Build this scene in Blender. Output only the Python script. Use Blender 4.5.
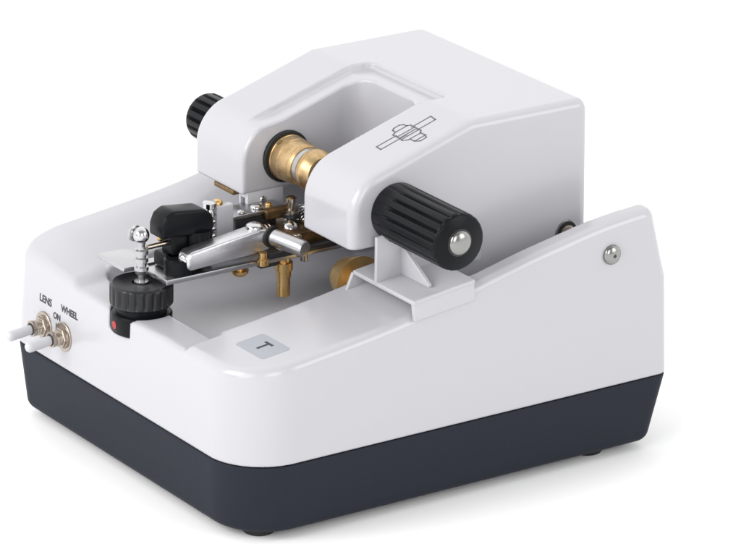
import bpy, bmesh, math
import numpy as np
from mathutils import Vector, Matrix

# ------------------------------------------------------------ scene, camera, light
for o in list(bpy.data.objects):
    bpy.data.objects.remove(o)
scn = bpy.context.scene
COL = scn.collection

def camera():
    yaw, pitch, roll = 0.9731198, 0.35167684, 0.01271428
    f = Vector((math.cos(pitch) * math.cos(yaw), math.cos(pitch) * math.sin(yaw), -math.sin(pitch)))
    r = f.cross(Vector((0, 0, 1))).normalized()
    u = r.cross(f)
    c, s = math.cos(roll), math.sin(roll)
    r2 = c * r + s * u
    u2 = -s * r + c * u
    m = Matrix((r2, u2, -f)).transposed().to_4x4()
    m.translation = Vector((-1.2909, -2.0246, 1.0069))
    cd = bpy.data.cameras.new('camera')
    cd.sensor_width = 36
    cd.lens = 36 * 4531.8 / 741
    cd.clip_start = 0.05
    cd.clip_end = 60
    co = bpy.data.objects.new('camera', cd)
    co.matrix_world = m
    COL.objects.link(co)
    scn.camera = co
camera()

WORLD = 1.46
PANEL_BRIGHT, PANEL_GAP, PANEL_PHASE = 4.1, 0.45, 0.35
w = bpy.data.worlds.new('World')
scn.world = w
w.use_nodes = True
nt = w.node_tree
_tc = nt.nodes.new('ShaderNodeTexCoord')          # a white studio, with light panels added on the photographer's side
_dp = nt.nodes.new('ShaderNodeVectorMath')
_dp.operation = 'DOT_PRODUCT'
_dp.inputs[1].default_value = Vector((-0.42, -0.88, 0.22)).normalized()
nt.links.new(_tc.outputs['Generated'], _dp.inputs[0])
_mr = nt.nodes.new('ShaderNodeMapRange')
_mr.interpolation_type = 'SMOOTHSTEP'
_mr.inputs['From Min'].default_value = 0.0
_mr.inputs['From Max'].default_value = 0.5
_mr.inputs['To Min'].default_value = 0.0
_mr.inputs['To Max'].default_value = 1.0
nt.links.new(_dp.outputs['Value'], _mr.inputs['Value'])
nt.nodes['Background'].inputs[0].default_value = (1.0, 1.0, 1.0, 1)
# near side: made-up upright light panels with darker gaps, giving metals contrast
_sx = nt.nodes.new('ShaderNodeSeparateXYZ')
nt.links.new(_tc.outputs['Generated'], _sx.inputs[0])
def wmath(op, a, b=None):
    m = nt.nodes.new('ShaderNodeMath')
    m.operation = op
    for i, v in enumerate((a, b)):
        if v is None:
            continue
        if isinstance(v, (int, float)):
            m.inputs[i].default_value = v
        else:
            nt.links.new(v, m.inputs[i])
    return m.outputs[0]
_az = wmath('ARCTAN2', _sx.outputs['Y'], _sx.outputs['X'])
_pat = wmath('ADD', wmath('MULTIPLY', wmath('SINE', wmath('MULTIPLY', wmath('ADD', _az, PANEL_PHASE), 7.0)), 1.6), 0.5)
_el = wmath('LESS_THAN', _sx.outputs['Z'], 0.62)
_lo = wmath('GREATER_THAN', _sx.outputs['Z'], 0.08)
_pc = nt.nodes.new('ShaderNodeClamp')
nt.links.new(_pat, _pc.inputs[0])
_p = wmath('MULTIPLY', wmath('MULTIPLY', _pc.outputs[0], _el), _lo)
_near = wmath('ADD', wmath('MULTIPLY', _p, PANEL_BRIGHT - PANEL_GAP), PANEL_GAP)
_mix = nt.nodes.new('ShaderNodeMix')
_mix.inputs[2].default_value = WORLD
nt.links.new(_mr.outputs['Result'], _mix.inputs[0])
nt.links.new(_near, _mix.inputs[3])
nt.links.new(_mix.outputs[0], nt.nodes['Background'].inputs[1])

def area(name, loc, target, sx, sy, power, col=(1, 1, 1)):
    ld = bpy.data.lights.new(name, 'AREA')
    ld.shape = 'RECTANGLE'
    ld.size, ld.size_y = sx, sy
    ld.energy = power
    ld.color = col
    o = bpy.data.objects.new(name, ld)
    o.location = loc
    o.rotation_euler = (Vector(target) - Vector(loc)).to_track_quat('-Z', 'Y').to_euler()
    COL.objects.link(o)
area('softbox_key', (-1.85, 0.35, 1.35), (0.12, 0.12, 0.05), 1.1, 1.1, 27, (1.0, 0.99, 1.0))

scn.view_settings.view_transform = 'Standard'
scn.view_settings.look = 'None'
scn.view_settings.exposure = 0
scn.view_settings.gamma = 1
scn.render.resolution_x, scn.render.resolution_y = 1024, 752
scn.render.engine = 'CYCLES'

# ------------------------------------------------------------ materials
def mat(name, col, rough=0.5, col2=None, cscale=120, metal=0.0, coat=0.0, bump=0.0, bscale=900, spec=0.5, var=0.0, vscale=30, aniso=0.0):
    m = bpy.data.materials.new(name)
    m.use_nodes = True
    n = m.node_tree.nodes
    l = m.node_tree.links
    p = n['Principled BSDF']
    p.inputs['Base Color'].default_value = (*col, 1)
    p.inputs['Roughness'].default_value = rough
    p.inputs['Metallic'].default_value = metal
    p.inputs['Coat Weight'].default_value = coat
    p.inputs['Specular IOR Level'].default_value = spec
    tc = n.new('ShaderNodeTexCoord')
    if col2:
        cz = n.new('ShaderNodeTexNoise')
        cz.inputs['Scale'].default_value = cscale
        cz.inputs['Detail'].default_value = 6
        cz.inputs['Roughness'].default_value = 0.65
        l.new(tc.outputs['Object'], cz.inputs['Vector'])
        cr = n.new('ShaderNodeValToRGB')
        cr.color_ramp.elements[0].position = 0.38
        cr.color_ramp.elements[0].color = (*col2, 1)
        cr.color_ramp.elements[1].position = 0.6
        cr.color_ramp.elements[1].color = (*col, 1)
        l.new(cz.outputs['Fac'], cr.inputs['Fac'])
        l.new(cr.outputs['Color'], p.inputs['Base Color'])
    if var:
        nz = n.new('ShaderNodeTexNoise')
        nz.inputs['Scale'].default_value = vscale
        nz.inputs['Detail'].default_value = 5
        l.new(tc.outputs['Object'], nz.inputs['Vector'])
        mr = n.new('ShaderNodeMapRange')
        mr.inputs['From Min'].default_value = 0.3
        mr.inputs['From Max'].default_value = 0.7
        mr.inputs['To Min'].default_value = max(0.02, rough - var)
        mr.inputs['To Max'].default_value = rough + var
        l.new(nz.outputs['Fac'], mr.inputs['Value'])
        l.new(mr.outputs['Result'], p.inputs['Roughness'])
    if bump:
        nz = n.new('ShaderNodeTexNoise')
        nz.inputs['Scale'].default_value = bscale
        nz.inputs['Detail'].default_value = 3
        l.new(tc.outputs['Object'], nz.inputs['Vector'])
        b = n.new('ShaderNodeBump')
        b.inputs['Strength'].default_value = bump
        b.inputs['Distance'].default_value = 0.0004
        l.new(nz.outputs['Fac'], b.inputs['Height'])
        l.new(b.outputs['Normal'], p.inputs['Normal'])
    return m

M = dict(
    white=mat('white_plastic', (0.435, 0.432, 0.457), 0.2, spec=0.6, bump=0.02, bscale=500),
    navy=mat('slate_plastic', (0.016, 0.019, 0.027), 0.55, bump=0.25, bscale=1500, spec=0.12),
    black=mat('black_plastic', (0.006, 0.0065, 0.008), 0.3, bump=0.1, bscale=1200, var=0.03, spec=0.12),
    black_satin=mat('black_satin_plastic', (0.008, 0.0085, 0.010), 0.34, bump=0.15, bscale=1000, var=0.04, spec=0.4),
    rubber=mat('black_rubber', (0.008, 0.008, 0.008), 0.6),
    chrome=mat('polished_steel', (0.55, 0.55, 0.56), 0.12, metal=1.0, var=0.05, vscale=200),
    screw=mat('screw_steel', (0.30, 0.30, 0.29), 0.22, metal=1.0, var=0.05, vscale=200),
    steel=mat('brushed_steel', (0.45, 0.45, 0.46), 0.3, metal=1.0, bump=0.08, bscale=900, var=0.04, vscale=120),
    satin=mat('satin_steel', (0.62, 0.62, 0.64), 0.32, metal=1.0, bump=0.1, bscale=500, var=0.06, vscale=120),
    nickel=mat('nickel', (0.40, 0.35, 0.30), 0.25, metal=1.0, var=0.03, vscale=200),
    brass=mat('brass', (0.74, 0.50, 0.22), 0.28, metal=1.0, col2=(0.62, 0.40, 0.16), bump=0.1, bscale=500, var=0.04, vscale=150),
    brass_satin=mat('satin_brass', (0.86, 0.62, 0.29), 0.42, metal=1.0, col2=(0.74, 0.50, 0.22), bump=0.08, bscale=500),
    brass_pale=mat('pale_brass', (0.56, 0.40, 0.22), 0.36, metal=1.0, col2=(0.42, 0.28, 0.13), bump=0.15, bscale=350, var=0.05, vscale=150),
    bronze=mat('dull_bronze', (0.26, 0.17, 0.08), 0.45, metal=1.0, col2=(0.14, 0.09, 0.045), bump=0.3, bscale=300, var=0.1, vscale=100),
    dark=mat('dark_metal', (0.05, 0.05, 0.055), 0.35, metal=0.6, bump=0.3, bscale=500, var=0.1, vscale=100),
    grey=mat('grey_plastic', (0.36, 0.36, 0.38), 0.4),
    milky=mat('milky_plastic', (0.52, 0.52, 0.55), 0.35),
    sticker=mat('grey_sticker', (0.31, 0.325, 0.36), 0.3),
    ink=mat('dark_ink', (0.02, 0.022, 0.03), 0.5),
    lineink=mat('grey_ink', (0.10, 0.10, 0.12), 0.5),
    red=mat('red_paint', (0.32, 0.012, 0.015), 0.4),
    lever=mat('white_lever_plastic', (0.5, 0.5, 0.52), 0.35),
    floor=mat('white_backdrop', (0.97, 0.97, 0.97), 0.9, spec=0.0),
)

# ------------------------------------------------------------ mesh helpers (input in millimetres)
MM = 0.001
def link(name, me, m, parent, smooth=True, angle=35):
    me.materials.append(M[m])
    o = bpy.data.objects.new(name, me)
    COL.objects.link(o)
    if parent is not None:
        o.parent = parent
    if smooth:
        for p in me.polygons:
            p.use_smooth = True
        if angle is not None:
            me.set_sharp_from_angle(angle=math.radians(angle))
    return o

def frame(axis):
    a = Vector(axis).normalized()
    t = Vector((0, 0, 1)) if abs(a.z) < 0.9 else Vector((1, 0, 0))
    u = t.cross(a).normalized()
    v = a.cross(u)
    return a, u, v

def lathe(bm, base, axis, prof, n=48, rad=None):
    """prof: list of (distance along axis, radius)."""
    a, u, v = frame(axis)
    base = Vector(base)
    rings = []
    for k, (d, r) in enumerate(prof):
        if r <= 1e-6:
            rings.append([bm.verts.new((base + a * d) * MM)])
            continue
        ring = []
        for i in range(n):
            t = 2 * math.pi * i / n
            rr = r if rad is None else rad(t, r, k)
            ring.append(bm.verts.new((base + a * d + (u * math.cos(t) + v * math.sin(t)) * rr) * MM))
        rings.append(ring)
    for r0, r1 in zip(rings, rings[1:]):
        for i in range(n):
            j = (i + 1) % n
            if len(r0) == 1 and len(r1) == 1:
                continue
            if len(r0) == 1:
                bm.faces.new((r0[0], r1[j], r1[i]))
            elif len(r1) == 1:
                bm.faces.new((r0[i], r0[j], r1[0]))
            else:
                bm.faces.new((r0[i], r0[j], r1[j], r1[i]))
    if len(rings[0]) > 1:
        bm.faces.new(list(reversed(rings[0])))
    if len(rings[-1]) > 1:
        bm.faces.new(rings[-1])

def box(bm, x0, x1, y0, y1, z0, z1, bev=0.0, rot=None, seg=3):
    b2 = bmesh.new()
    bmesh.ops.create_cube(b2, size=1)
    c = Vector(((x0 + x1) / 2, (y0 + y1) / 2, (z0 + z1) / 2))
    for v in b2.verts:
        v.co = Vector((v.co.x * (x1 - x0), v.co.y * (y1 - y0), v.co.z * (z1 - z0)))
    if bev:
        bmesh.ops.bevel(b2, geom=b2.edges[:], offset=bev, segments=seg, profile=0.5, affect='EDGES')
    for v in b2.verts:
        co = v.co
        if rot is not None:
            co = rot @ co
        v.co = (co + c) * MM
    me = bpy.data.meshes.new('tmp')
    b2.to_mesh(me)
    b2.free()
    bm.from_mesh(me)
    bpy.data.meshes.remove(me)

def finish(name, bm, m, parent, angle=35):
    bmesh.ops.recalc_face_normals(bm, faces=bm.faces[:])
    me = bpy.data.meshes.new(name)
    bm.to_mesh(me)
    bm.free()
    return link(name, me, m, parent, True, angle)

def turned(name, base, axis, prof, m, parent, n=48, rad=None, angle=35):
    bm = bmesh.new()
    lathe(bm, base, axis, prof, n, rad)
    return finish(name, bm, m, parent, angle)

def block(name, x0, x1, y0, y1, z0, z1, m, parent, bev=0.6, rot=None):
    bm = bmesh.new()
    box(bm, x0, x1, y0, y1, z0, z1, bev, rot)
    return finish(name, bm, m, parent)

def extrude_poly(name, pts, origin, ux, uy, depth, m, parent, bev=0.0, angle=35):
    """flat outline pts (mm, in ux/uy) extruded along ux x uy by depth."""
    ux, uy = Vector(ux), Vector(uy)
    nz = ux.cross(uy).normalized()
    o = Vector(origin)
    bm = bmesh.new()
    lo = [bm.verts.new((o + ux * a + uy * b) * MM) for a, b in pts]
    hi = [bm.verts.new((o + ux * a + uy * b + nz * depth) * MM) for a, b in pts]
    n = len(pts)
    bm.faces.new(list(reversed(lo)))
    bm.faces.new(hi)
    for i in range(n):
        j = (i + 1) % n
        bm.faces.new((lo[i], lo[j], hi[j], hi[i]))
    bmesh.ops.recalc_face_normals(bm, faces=bm.faces[:])
    if bev:
        bmesh.ops.bevel(bm, geom=bm.edges[:], offset=bev * MM, segments=3, profile=0.5, affect='EDGES', clamp_overlap=True)
    return finish(name, bm, m, parent, angle)

# ------------------------------------------------------------ moulded shells: signed distance field -> surface nets
def smax(a, b, k):
    if k <= 0:
        return np.maximum(a, b)
    # exact circular fillet of radius k
    ua, ub = np.maximum(a + k, 0), np.maximum(b + k, 0)
    return np.minimum(-k, np.maximum(a, b)) + np.sqrt(ua * ua + ub * ub)
def smin(a, b, k):
    return -smax(-a, -b, k)
def carve(a, b, k):
    return smax(a, -b, k)

def rrect(X, Y, x0, x1, y0, y1, r):
    """2D rounded rectangle; r=(front-right, front-left, back-right, back-left)."""
    cx, cy = (x0 + x1) / 2, (y0 + y1) / 2
    px, py = X - cx, Y - cy
    if np.isscalar(r):
        rr = r
    else:
        fr, fl, br, bl = r
        rr = np.where(px < 0, np.where(py < 0, fr, fl), np.where(py < 0, br, bl))
    qx = np.abs(px) - (x1 - x0) / 2 + rr
    qy = np.abs(py) - (y1 - y0) / 2 + rr
    return np.minimum(np.maximum(qx, qy), 0) + np.hypot(np.maximum(qx, 0), np.maximum(qy, 0)) - rr

def surface_nets(name, F, lo, hi, step, m, parent):
    ax = [np.arange(l, h + step, step) for l, h in zip(lo, hi)]
    nx, ny, nz = map(len, ax)
    V = np.empty((nx, ny, nz), dtype=np.float32)
    for s in range(0, nx, 24):
        X, Y, Z = np.meshgrid(ax[0][s:s + 24], ax[1], ax[2], indexing='ij')
        V[s:s + 24] = F(X, Y, Z)
    neg = V < 0
    cell = np.zeros((nx - 1, ny - 1, nz - 1), dtype=np.uint8)
    for dx in (0, 1):
        for dy in (0, 1):
            for dz in (0, 1):
                cell += neg[dx:nx - 1 + dx, dy:ny - 1 + dy, dz:nz - 1 + dz]
    idx = np.argwhere((cell > 0) & (cell < 8))
    vid = -np.ones(cell.shape, dtype=np.int64)
    vid[idx[:, 0], idx[:, 1], idx[:, 2]] = np.arange(len(idx))
    acc = np.zeros((len(idx), 3))
    cnt = np.zeros(len(idx))
    corners = [(a, b, c) for a in (0, 1) for b in (0, 1) for c in (0, 1)]
    for i, c0 in enumerate(corners):
        for c1 in corners[i + 1:]:
            if sum(abs(p - q) for p, q in zip(c0, c1)) != 1:
                continue
            v0 = V[idx[:, 0] + c0[0], idx[:, 1] + c0[1], idx[:, 2] + c0[2]]
            v1 = V[idx[:, 0] + c1[0], idx[:, 1] + c1[1], idx[:, 2] + c1[2]]
            msk = (v0 < 0) != (v1 < 0)
            t = np.where(msk, v0 / np.where(msk, v0 - v1, 1), 0)
            P = np.array(c0)[None, :] + t[:, None] * (np.array(c1) - np.array(c0))[None, :]
            acc += np.where(msk[:, None], P, 0)
            cnt += msk
    P = (idx + acc / cnt[:, None]) * step + np.array(lo)[None, :]
    for it in range(4):                                   # settle onto the exact surface
        e = 0.05
        d = F(P[:, 0], P[:, 1], P[:, 2])
        g = np.stack([F(P[:, 0] + e, P[:, 1], P[:, 2]) - F(P[:, 0] - e, P[:, 1], P[:, 2]),
                      F(P[:, 0], P[:, 1] + e, P[:, 2]) - F(P[:, 0], P[:, 1] - e, P[:, 2]),
                      F(P[:, 0], P[:, 1], P[:, 2] + e) - F(P[:, 0], P[:, 1], P[:, 2] - e)], 1) / (2 * e)
        gg = np.maximum((g * g).sum(1), 0.2)
        P = P - g * np.clip(d / gg, -step * .5, step * .5)[:, None]
    quads = []
    for axn in range(3):
        sl0 = [slice(0, nx), slice(0, ny), slice(0, nz)]
        sl1 = list(sl0)
        dims = (nx, ny, nz)
        sl0[axn] = slice(0, dims[axn] - 1)
        sl1[axn] = slice(1, dims[axn])
        cross = neg[tuple(sl0)] != neg[tuple(sl1)]
        e = np.argwhere(cross)
        b, c = (axn + 1) % 3, (axn + 2) % 3
        ok = (e[:, b] > 0) & (e[:, c] > 0) & (e[:, b] < dims[b] - 1) & (e[:, c] < dims[c] - 1)
        e = e[ok]
        q = []
        for db, dc in ((-1, -1), (0, -1), (0, 0), (-1, 0)):
            k = e.copy()
            k[:, b] += db
            k[:, c] += dc
            q.append(vid[k[:, 0], k[:, 1], k[:, 2]])
        q = np.stack(q, 1)
        flip = ~neg[e[:, 0], e[:, 1], e[:, 2]]
        q[flip] = q[flip][:, ::-1]
        quads.append(q)
    quads = np.concatenate(quads)
    me = bpy.data.meshes.new(name)
    me.vertices.add(len(P))
    me.vertices.foreach_set('co', (P * MM).ravel())
    me.loops.add(len(quads) * 4)
    me.loops.foreach_set('vertex_index', quads.ravel())
    me.polygons.add(len(quads))
    me.polygons.foreach_set('loop_start', np.arange(len(quads)) * 4)
    me.polygons.foreach_set('use_smooth', np.ones(len(quads), dtype=bool))
    me.update(calc_edges=True)
    me.validate()
    return link(name, me, m, parent, True, None)

# ------------------------------------------------------------ the surface it stands on
bm = bmesh.new()
s = 12
vs = [bm.verts.new((x, y, -0.0485)) for x, y in ((-s, -s), (s, -s), (s, s), (-s, s))]
bm.faces.new(vs)
fl = finish('floor', bm, 'floor', None)
fl['kind'] = 'structure'

# ------------------------------------------------------------ the machine
root = bpy.data.objects.new('lens_groover', None)
root.location = (0.154, 0.133, -0.0485)
root.empty_display_size = 0.05
COL.objects.link(root)
root['label'] = 'white and dark slate benchtop lens grooving machine with black knobs and brass wheel'
root['category'] = 'optical machine'
ROOTINV = Matrix.Translation((-0.154, -0.133, 0.0485))

WID = 267.0
LEN = 308.0
RAD = (36.0, 15.0, 9.0, 9.0)

HX = [-20, 0, 30, 57, 95, 122, 164, 203, 254, 285, 330]
HZ = [56.0, 57.0, 60.8, 64.2, 69.3, 74.0, 84.5, 94.0, 104.0, 107.5, 109.5]
_hx = np.linspace(-20, 330, 701)
_hz = np.interp(_hx, HX, HZ)
_k = np.ones(41) / 41
_hz = np.convolve(np.pad(_hz, 20, mode='edge'), _k, mode='valid')
def sstep(t):
    t = np.clip(t, 0, 1)
    return t * t * (3 - 2 * t)
def top_h(X, Y):
    return np.interp(X, _hx, _hz) + 8.5 * sstep((Y - 195) / 55) * sstep((X + 12) / 45)

def F_cover(X, Y, Z):
    t = np.clip(Z, 0, 70) / 60.0
    up = np.clip(Z - 62, 0, 60)
    x0 = 0 + 3.0 * t
    x1 = LEN + 1.5 - 1.5 * t - up * 0.26
    d = rrect(X, Y, x0, x1, 1.5 * t, WID - 2.5 * t, RAD)
    top = (Z - top_h(X, Y)) * 0.97
    d = smax(d, top, 5.5)
    d = smax(d, -Z, 0.8)
    # front shelf between the rails
    sh = rrect(X, Y, -60, 29.0, 68.0, 230.0, 3.0)
    sh = np.maximum(sh, (Y - 193.0 - (Z - 55.0) * 1.2) * 0.65)
    sh = smax(sh, 55.0 - Z, 2.5)
    d = carve(d, sh, 3.0)
    # basin
    bx = rrect(X, Y, 27.0, 292.0, 70.0, 210.0, 6.0)
    bx = smax(bx, (Y - 195.0 - (Z - 50.0) * 0.35) * 0.94, 4.0)
    bx = smax(bx, 43.0 - Z, 12.0)
    d = carve(d, bx, 1.6)
    b2 = rrect(X, Y, 166.0, 292.0, 16.0, WID - 16.0, 6.0)
    b2 = np.maximum(b2, 166.0 + 26.0 * sstep((Y - 100.0) / 20.0) - X)
    b2 = smax(b2, 43.0 - Z, 12.0)
    d = carve(d, b2, 2.5)
    # rear wall is lower between the side walls
    rw = np.maximum(np.maximum(280.0 - X, 66.0 - Z), np.maximum(16.0 - Y, Y - WID + 16.0))
    d = carve(d, rw, 3.0)
    # well and front window for the adjuster
    well = np.maximum(np.hypot(X - 18.0, Y - 140.0) - 18.8, 42.5 - Z)
    d = carve(d, well, 1.0)
    return d
cover = surface_nets('cover', F_cover, (-4, -4, -3), (314, 271, 116), 1.2, 'white', root)

def F_base(X, Y, Z):
    t = np.clip(-Z, 0, 45) / 44.0
    d = rrect(X, Y, 3.5 * t, LEN + 1.5 - 11.0 * t, 2.5 * t, WID - 4.0 * t, RAD)
    d = smax(d, -44.0 - Z, 6.0)
    return smax(d, Z + 0.7, 0.8)
base = surface_nets('base', F_base, (-4, -4, -48), (314, 271, 3), 1.2, 'navy', root)
bm = bmesh.new()
box(bm, 22, 290, 14, 250, -0.8, 0.1)
finish('seam_gasket', bm, 'rubber', base)
for x, y in ((27, 24), (27, 240), (262, 20), (262, 240)):
    turned('foot', (x, y, -43.5), (0, 0, -1), [(0, 10), (3.4, 10), (4.6, 9.2), (5.0, 8)], 'rubber', base)

# ------------------------------------------------------------ grinding head housing
TH = math.atan2(168.7 - 145.7, 189 - 117)
def F_head(X, Y, Z):
    up = np.clip(Z - 60, 0, 120) / 110.0
    front = (104.0 + up * 0.5) - X
    slope = (Z - 168.7) * math.cos(TH) - (X - 189) * math.sin(TH)
    top = smax(Z - 168.7, slope, 1.0)
    prof = smax(front, top, 18.0)
    prof = smax(prof, X - (279.8 - 2.0 * up), 9.0)
    side = np.maximum((45.0 + up * 0.0) - Y, Y - (220.0))
    d = smax(prof, smax(side, X - (279.8 - 2.0 * up), 9.0), 5.5)
    bottom = 103.5 - Z
    rear = np.maximum(62.0 - Z, 156.0 + 40.0 * sstep((Y - 55.0) / 15.0) - X)
    bottom = np.minimum(bottom, np.maximum(rear, 62.0 - Z))
    d = smax(d, bottom, 0.8)
    # opening between the arms, chamfered along its rim
    surf = np.minimum(168.7, 168.7 + (X - 189) * math.tan(TH))
    d1 = rrect(X, Y, 20.0, 191.0, 97.0, 163.5, 16.0)
    d = smax(d, -d1, 2.2)
    reb = rrect(X, Y, 20.0, 205.0, 93.5, 400.0, 3.0)
    reb = smax(reb, Y - (177.5 - (X - 120.0) * 0.03), 7.0)
    reb = smax(reb, (surf - 4.2 * sstep((X - 104.0) / 34.0) + 0.4) - Z, 2.0)
    reb = np.maximum(reb, 96.0 - Y - np.clip(X - 184, 0, 4))
    d = smax(d, -reb, 1.2)
    return d
head = surface_nets('grinding_head', F_head, (98, 40, 55), (284, 225, 173), 1.0, 'white', root)

# symbol on the right arm
ux = Vector((math.cos(TH), 0, math.sin(TH)))
nrm = Vector((-math.sin(TH), 0, math.cos(TH)))
P0 = Vector((189, 0, 168.7))
bm = bmesh.new()
def stroke(pts, wd=0.9):
    for (a0, b0), (a1, b1) in zip(pts, pts[1:]):
        p = P0 + ux * a0 + Vector((0, b0, 0)) + nrm * 0.02
        q = P0 + ux * a1 + Vector((0, b1, 0)) + nrm * 0.02
        dr = (q - p).normalized()
        sd = nrm.cross(dr) * wd / 2
        p, q = p - dr * wd / 2, q + dr * wd / 2
        lo = [bm.verts.new(v * MM) for v in (p + sd, p - sd, q - sd, q + sd)]
        hi = [bm.verts.new((v + nrm * 0.12) * MM) for v in (p + sd, p - sd, q - sd, q + sd)]
        bm.faces.new(hi)
        for i in range(4):
            bm.faces.new((lo[i], lo[(i + 1) % 4], hi[(i + 1) % 4], hi[i]))
stroke([(-31.5, 69.3), (-50.6, 69.3), (-50.3, 74.4), (-35.6, 74.4)])
stroke([(-24.0, 74.2), (-9.7, 74.2), (-10.5, 68.2), (-23.8, 68.2)])
stroke([(-33.4, 78.3), (-33.0, 81.6), (-31.0, 83.2), (-27.0, 83.3), (-25.2, 81.6), (-24.7, 78.2), (-33.4, 78.3)])
stroke([(-33.4, 78.3), (-36.2, 77.0), (-36.2, 72.6), (-23.0, 72.5), (-23.0, 77.0), (-24.7, 78.2)])
stroke([(-36.2, 72.6), (-36.8, 66.0), (-34.5, 63.4), (-25.4, 63.2), (-23.4, 65.6), (-23.0, 72.5)])
stroke([(-35.4, 70.0), (-24.0, 70.0)])
stroke([(-36.0, 67.6), (-24.0, 67.6)])
stroke([(-33.2, 63.2), (-33.2, 58.4), (-31.0, 55.4), (-26.6, 55.6), (-25.0, 58.6), (-25.2, 63.2)])
stroke([(-32.8, 58.4), (-25.4, 58.6)])
finish('symbol', bm, 'lineink', head)

# pivot hole shown by a dark disc on the housing and pivot screw on the wall
bm = bmesh.new()
lathe(bm, (261, 45.3, 85.5), (0, -1, 0), [(0, 8.6), (0.7, 8.4), (0.9, 8.0), (0.9, 7.4), (0.3, 7.0)], 48)
finish('pivot_bushing', bm, 'screw', head)
turned('hole_shade_disc', (261, 45.2, 85.5), (0, -1, 0), [(0, 7.6), (0.7, 7.6)], 'rubber', head)  # flat black disc, its colour stands in for the shade inside the hole
turned('pivot_axle', (261, 45.2, 85.5), (0, -1, 0), [(0, 5.2), (1.6, 5.2), (2.0, 4.4)], 'nickel', head)
def dome_screw(name, base, axis, r, h, m, parent):
    pr = [(0, r)]
    pr.append((h * 0.25, r))
    for i in range(1, 9):
        a = i / 9 * math.pi / 2
        pr.append((h * 0.25 + h * 0.75 * math.sin(a), r * math.cos(a)))
    pr.append((h, 0))
    o = turned(name, base, axis, pr, m, parent, 40, angle=60)
    return o
ws = dome_screw('pivot_screw', (262.6, 1.9, 84.6), (0, -1, 0), 6.2, 4.0, 'screw', cover)
bm = bmesh.new()
box(bm, 262.6 - 1.1, 262.6 + 1.1, -2.3, -1.2, 84.2, 85.0)
box(bm, 262.2, 263.0, -2.35, -1.2, 84.6 - 1.1, 84.6 + 1.1)
finish('cross_slot', bm, 'dark', ws)

# ------------------------------------------------------------ side knobs
def grip_knob(base, axis, r, length, n, parent):
    N = 288
    groove = []
    for i in range(N):
        ph = (i * n / N) % 1.0
        d = abs(ph - 0.5)
        groove.append(max(0.0, 1 - (d / 0.20) ** 2) if d < 0.20 else 0.0)
    dep = [0, 0, 0, .3, 1, 1, 1, 1, .3, 0, 0]
    pr = [(0, r * .90), (0.4, r * .97), (2, r), (length * .20, r), (length * .24, r), (length * .30, r), (length * .6, r),
          (length - 3.4, r), (length - 2.2, r * .995), (length - 1.0, r * .97), (length, r * .90)]
    def rad(t, rr, k):
        i = int(round(t / (2 * math.pi) * N)) % N
        return rr - 2.0 * groove[i] * dep[k]
    return turned('side_knob', base, axis, pr, 'black', parent, N, rad, angle=40)
kn = grip_knob((135, 45.5, 123.4), (0, -1, 0), 17.6, 66.5, 18, head)
ks = dome_screw('knob_screw', (135, -20.2, 123.4), (0, -1, 0), 7.6, 4.4, 'screw', kn)
turned('screw_washer', (135, -20.8, 123.4), (0, -1, 0), [(0, 8.4), (0.5, 8.2)], 'dark', kn)
kn2 = grip_knob((135, 228.0, 123.4), (0, 1, 0), 15.5, 27, 16, head)
turned('knob_shaft', (135, 219, 123.4), (0, 1, 0), [(0, 7), (10, 7)], 'steel', kn2)

# ------------------------------------------------------------ grinding wheel assembly between the arms
turned('wheel_collar', (135, 164.5, 123.4), (0, -1, 0), [(0, 16.4), (2.6, 16.4), (3.2, 15.8)], 'rubber', head, 64)
wh = turned('grooving_wheel', (135, 162.0, 123.4), (0, -1, 0),
            [(0, 13.6), (1.2, 14.4), (2.6, 14.4), (2.9, 13.9), (3.4, 13.9), (3.7, 14.3), (9.5, 13.9), (9.7, 13.5), (10.1, 13.5), (10.3, 13.85), (19.0, 13.1), (19.2, 12.7), (19.6, 12.7), (19.8, 13.1), (22.0, 12.9), (23.0, 12.4), (23.2, 11.6),
             (28.2, 11.6), (28.4, 12.8), (29.4, 13.3), (31.2, 13.3), (31.5, 12.8), (31.9, 12.8), (32.2, 13.3), (33.5, 13.3), (38.0, 10.6), (39.0, 10.0), (39.0, 7.0), (36.0, 6.6)], 'brass_pale', head, 64)
turned('wheel_groove', (135, 139.0, 123.4), (0, -1, 0), [(0, 11.9), (5.4, 11.9)], 'steel', wh, 64)
turned('wheel_shaft', (135, 130, 123.4), (0, -1, 0), [(0, 5.6), (34, 5.6)], 'steel', wh, 40)
for k in range(4):
    a = 0.6 + k * 1.57
    turned('grub_screw', (135 + 13.6 * math.cos(a), 158, 123.4 + 13.6 * math.sin(a)), (math.cos(a), 0, math.sin(a)),
           [(-1, 2), (0.5, 2), (0.6, 1.6)], 'bronze', wh, 20)

# ------------------------------------------------------------ clear bracket and brass tab under the left arm
bm = bmesh.new()
box(bm, 108, 134, 164, 167, 92, 104, 0.5)
box(bm, 108, 134, 172, 174, 95, 104, 0.5)
box(bm, 130, 134, 167, 172, 92, 104, 0.5)
box(bm, 108, 111, 167, 172, 100, 104, 0.4)
finish('guide_bracket', bm, 'milky', head)
dome_screw('bracket_screw', (119, 164.2, 98), (0, -1, 0), 2.4, 1.4, 'chrome', head)
block('brass_tab', 104.5, 113, 175, 197, 100.0, 103.2, 'bronze', head, 0.7)

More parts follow.
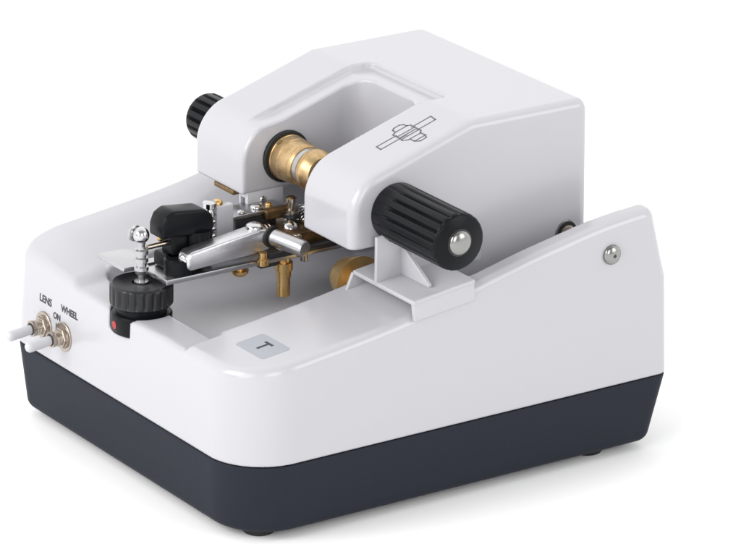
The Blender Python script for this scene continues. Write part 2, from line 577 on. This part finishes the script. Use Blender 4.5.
# ------------------------------------------------------------ splash bracket on the right rail
bk = extrude_poly('knob_bracket', [(117.0, 81.4), (117.0, 84.2), (161.0, 89.6), (161.0, 86.8)], (0, 62.5, 0), (1, 0, 0), (0, 0, 1), 63.6, 'white', cover, 0.8)
extrude_poly('bracket_lip', [(118.5, 71.0), (117.2, 82.4), (160.8, 87.8), (161.5, 76.0)], (0, 2.2, 0), (1, 0, 0), (0, 0, 1), 2.8, 'white', bk, 0.8)
extrude_poly('bracket_lip', [(112.5, 71.5), (117.2, 82.4), (150.8, 86.6), (150.8, 75.0)], (0, 64.6, 0), (1, 0, 0), (0, 0, 1), 2.4, 'white', bk, 0.7)
extrude_poly('upright_wall', [(116.6, 83.0), (116.6, 112.0), (158.0, 116.0), (192.0, 104.0), (192.0, 84.0)], (0, 39.4, 0), (1, 0, 0), (0, 0, 1), 2.6, 'white', bk, 0.6)
extrude_poly('gusset', [(37.0, 86.4), (37.0, 103.0), (33.0, 103.0), (8.0, 88.6), (8.0, 86.4)], (134.0, 0, 0), (0, 1, 0), (0, 0, 1), 2.2, 'white', bk, 0.4)

# ------------------------------------------------------------ front adjuster
N = 264
def scallop(t, r, k):
    return r - (1.0 * (0.5 - 0.5 * math.cos(t * 22)) ** 3 if k in (3, 4, 5) else 0)
bm = bmesh.new()
lathe(bm, (18, 140, 42.6), (0, 0, 1), [(0, 18.1), (0.6, 18.5), (10.4, 18.5), (11.4, 17.6), (11.6, 15.4), (17.0, 15.4)], 96)
ab = finish('adjuster_body', bm, 'black', cover)
ak = turned('adjuster_knob', (18, 140, 58.0), (0, 0, 1),
            [(0, 16.4), (0.8, 18.2), (1.8, 19.0), (2.8, 19.2), (7, 19.2), (12.0, 19.2), (13.0, 19.0), (13.9, 18.2), (14.3, 17.2),
             (13.9, 16.6), (13.9, 6.0), (12.6, 5.6), (12.6, 0)], 'black_satin', ab, N, scallop, angle=40)
a = math.radians(180 - 3)
turned('red_dot', (18 + 18.2 * math.cos(a), 140 + 18.2 * math.sin(a), 48.0), (math.cos(a), math.sin(a), 0),
       [(0, 2.5), (0.4, 2.5), (0.5, 2.2)], 'red', ab, 24)
# post with ball on the adjuster axis
post = turned('adjuster_post', (18, 140, 68.0), (0, 0, 1),
       [(0, 3.0), (2.8, 3.0), (3.0, 4.4), (4.8, 4.4), (5.0, 2.2), (9, 2.2), (9.4, 3.6), (11.5, 3.9), (11.8, 4.4), (14.0, 4.4), (14.3, 3.2),
        (16.6, 3.2), (17.0, 4.2), (19.4, 4.2), (19.8, 3.0), (21.6, 3.0), (22.0, 4.2), (24.4, 4.2), (24.8, 2.6), (27.0, 2.2), (28, 2.6), (30, 2.6)], 'steel', ab, 40)
pr = [(5 - 5 * math.cos(i / 14 * math.pi), 5 * math.sin(i / 14 * math.pi)) for i in range(15)]
pr[0] = (0, 0); pr[-1] = (10, 0)
turned('steel_ball', (18, 140, 96.5), (0, 0, 1), pr, 'chrome', post, 40, angle=80)
turned('ball_socket', (16.5, 146.0, 101.5), (0.2, -1, 0.0), [(0, 4.9), (1.6, 4.9), (2.0, 4.3)], 'steel', post, 40)

# ------------------------------------------------------------ switches and lettering
def text(s, size, origin, rx, ry, m, parent, name='lettering', ex=0.12):
    cu = bpy.data.curves.new('t', 'FONT')
    cu.body = s
    cu.size = size
    cu.align_x = 'CENTER'
    cu.align_y = 'CENTER'
    cu.extrude = ex
    cu.offset = 0.2
    o = bpy.data.objects.new('t', cu)
    COL.objects.link(o)
    dg = bpy.context.evaluated_depsgraph_get()
    me = bpy.data.meshes.new_from_object(o.evaluated_get(dg))
    bpy.data.objects.remove(o)
    rx, ry = Vector(rx).normalized(), Vector(ry).normalized()
    n = rx.cross(ry)
    for v in me.vertices:
        v.co = (Vector(origin) + rx * v.co.x + ry * v.co.y + n * v.co.z) * MM
    me.name = name
    me.materials.clear()
    return link(name, me, m, parent, False)
def fx(z):
    return 3.0 * z / 60.0
FY = Vector((0, -1, 0))
FZ = Vector((3.0, 0, 60.0)).normalized()
for s, y, z, sz in (('LENS', 226, 36.2, 6.6), ('WHEEL', 197.5, 37.2, 6.0), ('ON', 212.0, 30.0, 5.4), ('I', 212.5, 24.0, 4.6)):
    text(s, sz, (fx(z) - 0.02, y, z), FY, FZ, 'ink', cover)

def toggle(y, z):
    x = fx(z)
    t = turned('toggle_switch', (x + 1, y, z), (-1, 0, 0),
               [(0, 9.3), (1.7, 9.3), (2.0, 8.9), (2.0, 7.2), (3.2, 7.0)], 'nickel', cover, 48)
    turned('hex_nut', (x - 1.0, y, z), (-1, 0, 0), [(0, 6.6), (1.9, 6.6), (2.3, 6.0)], 'nickel', t, 6, angle=20)
    turned('threaded_bush', (x - 3, y, z), (-1, 0, 0),
           [(0, 4.8)] + [(1 + i * .5, 4.8 if i % 2 else 4.5) for i in range(8)] + [(5.4, 5.0), (6.6, 5.0), (6.6, 3.9), (5.4, 3.8)], 'nickel', t, 40)
    turned('bush_hole_shade', (x - 8, y, z), (-1, 0, 0), [(0, 4.0), (1.4, 4.0), (2.0, 3.4)], 'rubber', t, 32)  # no real boot: dark disc painting the shade in the bush opening
    turned('switch_lever', (x - 6, y, z), (-1, 0, -0.10),
           [(0, 2.4), (3, 2.9), (17, 3.4), (19.0, 3.2), (20.2, 2.3), (20.7, 1.2), (20.9, 0)], 'lever', t, 32, angle=60)
toggle(226.5, 19.5)
toggle(203.0, 20.0)

# T sticker on the right rail, draped on the sloping top
def top_n(x, y, e=0.5):
    gx = (float(top_h(np.array([x + e]), np.array([y]))[0]) - float(top_h(np.array([x - e]), np.array([y]))[0])) / (2 * e)
    return Vector((-gx, 0, 1)).normalized()
sc = Vector((36.0, 34.5, float(top_h(np.array([36.0]), np.array([34.5]))[0])))
tn = top_n(36, 34.5)
tx = Vector((0, -1, 0)); ty = tn.cross(tx)
pts = []
hw, hh, rr = 15.0, 10.0, 2.6
for cx, cy, a0 in ((hw - rr, hh - rr, 0), (-hw + rr, hh - rr, 90), (-hw + rr, -hh + rr, 180), (hw - rr, -hh + rr, 270)):
    for k in range(7):
        a = math.radians(a0 + 15 * k)
        pts.append((cx + rr * math.cos(a), cy + rr * math.sin(a)))
st = extrude_poly('label_sticker', pts, sc - tn * 0.15, tx, ty, 0.3, 'sticker', cover)
text('T', 13.0, sc + tn * 0.2, tx, ty, 'ink', st)

# ------------------------------------------------------------ lens clamp mechanism in the basin
pl = block('clamp_plate', 24, 172, 121, 160, 74.2, 77.4, 'steel', cover, 0.5)
block('plate_tongue', 12, 34, 150, 181, 76.0, 78.6, 'steel', pl, 0.4)
# lever
lv = extrude_poly('clamp_lever', [(28, 98), (28, 106), (30.5, 112), (36, 115), (58, 112.5), (63, 109), (64.5, 104), (63.5, 98), (58, 96), (40, 98), (36, 99)],
                  (0, 148, 0), (1, 0, 0), (0, 0, 1), 16, 'black', pl, 2.0)
turned('lever_boss', (56, 138.5, 82), (0, 0, 1), [(0, 7.8), (1.0, 9.0), (17, 9.2)], 'black', lv, 40)
block('lever_column', 36, 47, 134, 147, 76, 102, 'black', lv, 1.5)
block('lever_foot', 32, 56, 130, 150, 77.6, 87, 'black', lv, 2.0)
turned('foot_disc', (38, 130, 77.5), (0, 0, 1), [(0, 9), (8.5, 9), (9.5, 8)], 'black', lv, 48)
turned('lever_pin', (22, 140, 93), (1, 0, 0.02), [(0, 1.6), (18, 1.6)], 'nickel', lv, 20)
dome_screw('lever_screw', (31, 139, 98), (0, -1, 0.0), 2.6, 1.5, 'brass', lv)
# chrome arm with rod
ang = math.radians(1.5)
ca = extrude_poly('clamp_arm', [(39, 80.5), (37.5, 84), (37.5, 89), (40, 92), (60, 94.5), (88, 98.0), (97, 96), (99, 90), (96, 84), (88, 82.5)],
                  (0, 131, 0), (1, 0, 0), (0, 0, 1), 12, 'satin', pl, 3.0, 50)
dome_screw('arm_screw', (88, 125, 97.4), (0, 0, 1), 5.4, 3.4, 'chrome', ca)
dome_screw('arm_tip_screw', (37.8, 124, 87.0), (-1, -0.5, 0), 3.4, 2.2, 'chrome', ca)
turned('rod_ring', (97, 121, 91.5), (0.25, -1, -0.05), [(0, 6.6), (1.6, 6.8), (2.0, 5.8)], 'rubber', ca, 40)
turned('steel_rod', (97, 122, 91.5), (0.25, -1, -0.05), [(0, 4.6), (4.4, 4.6), (4.5, 5.4), (27, 5.2), (29, 4.4), (29.4, 0)], 'steel', ca, 40, angle=50)
# brass pieces
turned('brass_stud', (109, 125, 75), (0, 0, -1), [(0, 4.0), (3, 4.0), (3.2, 5.6), (8, 5.6), (8.3, 4.6), (12.5, 4.6), (12.8, 4.1), (24.5, 4.1), (25, 3.6)], 'brass', pl, 32)
turned('brass_screw', (79, 127, 75), (0, 0, -1), [(0, 3.0), (3, 3.0), (3.2, 5.4), (5, 5.2), (6.6, 3.6), (7.0, 0)], 'brass', pl, 32)
turned('brass_ferrule', (89, 117, 84), (0, 0, -1), [(0, 2.6), (4, 2.6), (4.4, 3.4), (8, 3.4)], 'brass', pl, 24)
bb = block('bronze_block', 108, 147, 126, 158, 77.5, 87.5, 'bronze', pl, 1.2)
block('dark_rail', 96, 170, 120.6, 127, 76.5, 80.0, 'dark', pl, 0.6)
turned('brass_roller', (144, 112, 61), (0, -1, 0), [(0, 9.0), (1.0, 11.0), (17.0, 16.5), (17.5, 9), (34, 9)], 'brass_satin', cover, 64)
turned('roller_screw', (144, 117, 61), (0, -1, 0), [(0, 4.0), (5, 4.0)], 'steel', cover, 32)
# upright post, spring screw and dark gear block behind the arm
block('support_post', 76, 88, 148, 153, 77, 106, 'milky', pl, 0.8)
turned('spring_screw', (72, 150, 77), (0, 0, 1),
       [(0, 3.4)] + [(2 + i * 1.1, 4.3 if i % 4 < 2 else 2.8) for i in range(22)] + [(28, 3.0), (29, 4.2), (32, 4.2), (33, 2.6)], 'chrome', pl, 32)
dome_screw('brass_cap', (79, 152, 106), (0, 0, 1), 3.2, 3.4, 'brass', pl)
db = block('gear_block', 91, 120, 150, 166, 77, 94, 'dark', pl, 1.0)
block('gear_plate', 88, 126, 149, 168, 94.4, 97.0, 'steel', db, 0.5)
for x, y, z, r, m in ((96, 152, 97, 2.6, 'chrome'), (108, 154, 97, 3.8, 'chrome'), (118, 156, 97, 2.4, 'brass')):
    dome_screw('plate_screw', (x, y, z), (0, 0, 1), r, r * .9, m, db)
for k in range(7):
    turned('gear_ring', (93 + k * 3.8, 149.9, 86), (0, -1, 0), [(0, 1.5), (1.0, 1.5)], 'steel', db, 16)
def helix(name, a, b, r, wire, turns, m, parent):
    a, b = Vector(a), Vector(b)
    ax, u, v = frame(b - a)
    L = (b - a).length
    n = int(turns * 16)
    bm = bmesh.new()
    prev = None
    for i in range(n + 1):
        t = 2 * math.pi * turns * i / n
        rd = u * math.cos(t) + v * math.sin(t)
        c = a + ax * (L * i / n) + rd * r
        ring = [bm.verts.new((c + rd * wire * math.cos(k * math.pi / 4) + ax * wire * math.sin(k * math.pi / 4)) * MM) for k in range(8)]
        if prev:
            for k in range(8):
                bm.faces.new((prev[k], prev[(k + 1) % 8], ring[(k + 1) % 8], ring[k]))
        prev = ring
    return finish(name, bm, m, parent, 60)
helix('coil_spring', (92, 144, 86), (112, 144, 86), 3.6, 0.7, 8, 'nickel', pl)
helix('coil_spring', (134, 139, 89), (134, 150, 95), 2.6, 0.55, 6, 'chrome', pl)
helix('return_spring', (118, 124, 78), (118, 124, 88), 2.4, 0.5, 6, 'nickel', pl)
turned('lock_nut', (109, 126, 77.4), (0, 0, 1), [(0, 4.6), (3.2, 4.6), (3.6, 4.0)], 'nickel', pl, 6, angle=20)
turned('link_wire', (70, 152, 92), (1, 0.05, 0.12), [(0, 0.9), (30, 0.9)], 'dark', pl, 12)
turned('link_pin', (120, 119.5, 72), (0, 0, 1), [(0, 2.2), (9, 2.2), (9.4, 3.4), (11, 3.2)], 'screw', pl, 24)
block('link_bar', 92, 112, 124, 132, 70.5, 73.5, 'dark', pl, 0.6)
cb = block('bronze_bar', 110, 130, 146, 152, 91, 97.5, 'bronze', pl, 1.2)
turned('cluster_stem', (128, 146, 84), (0, 0, 1), [(0, 4.8), (4, 4.8), (4.3, 3.0), (8, 3.0), (8.3, 5.2), (12, 5.2), (12.4, 2.6), (16, 2.6), (16.4, 3.8), (19, 3.6), (20, 2)], 'nickel', pl, 32)
turned('cluster_collar', (128, 146, 91), (0, 0, 1), [(0, 6.0), (2.6, 6.0)], 'dark', pl, 32)
dome_screw('cluster_screw', (122, 138, 87), (-0.3, -0.5, 1), 4.6, 4.0, 'chrome', pl)
dome_screw('cluster_screw', (137, 144, 86), (-0.3, -0.5, 1), 4.8, 4.2, 'chrome', pl)
turned('cross_rod', (130, 150, 92), (1, -0.05, 0.02), [(0, 3.2), (34, 3.2), (35, 2.4)], 'chrome', pl, 32)

# parts were laid out in world space: hand them to the machine's own origin
for o in list(COL.objects):
    if o.parent is root:
        o.matrix_parent_inverse = ROOTINV
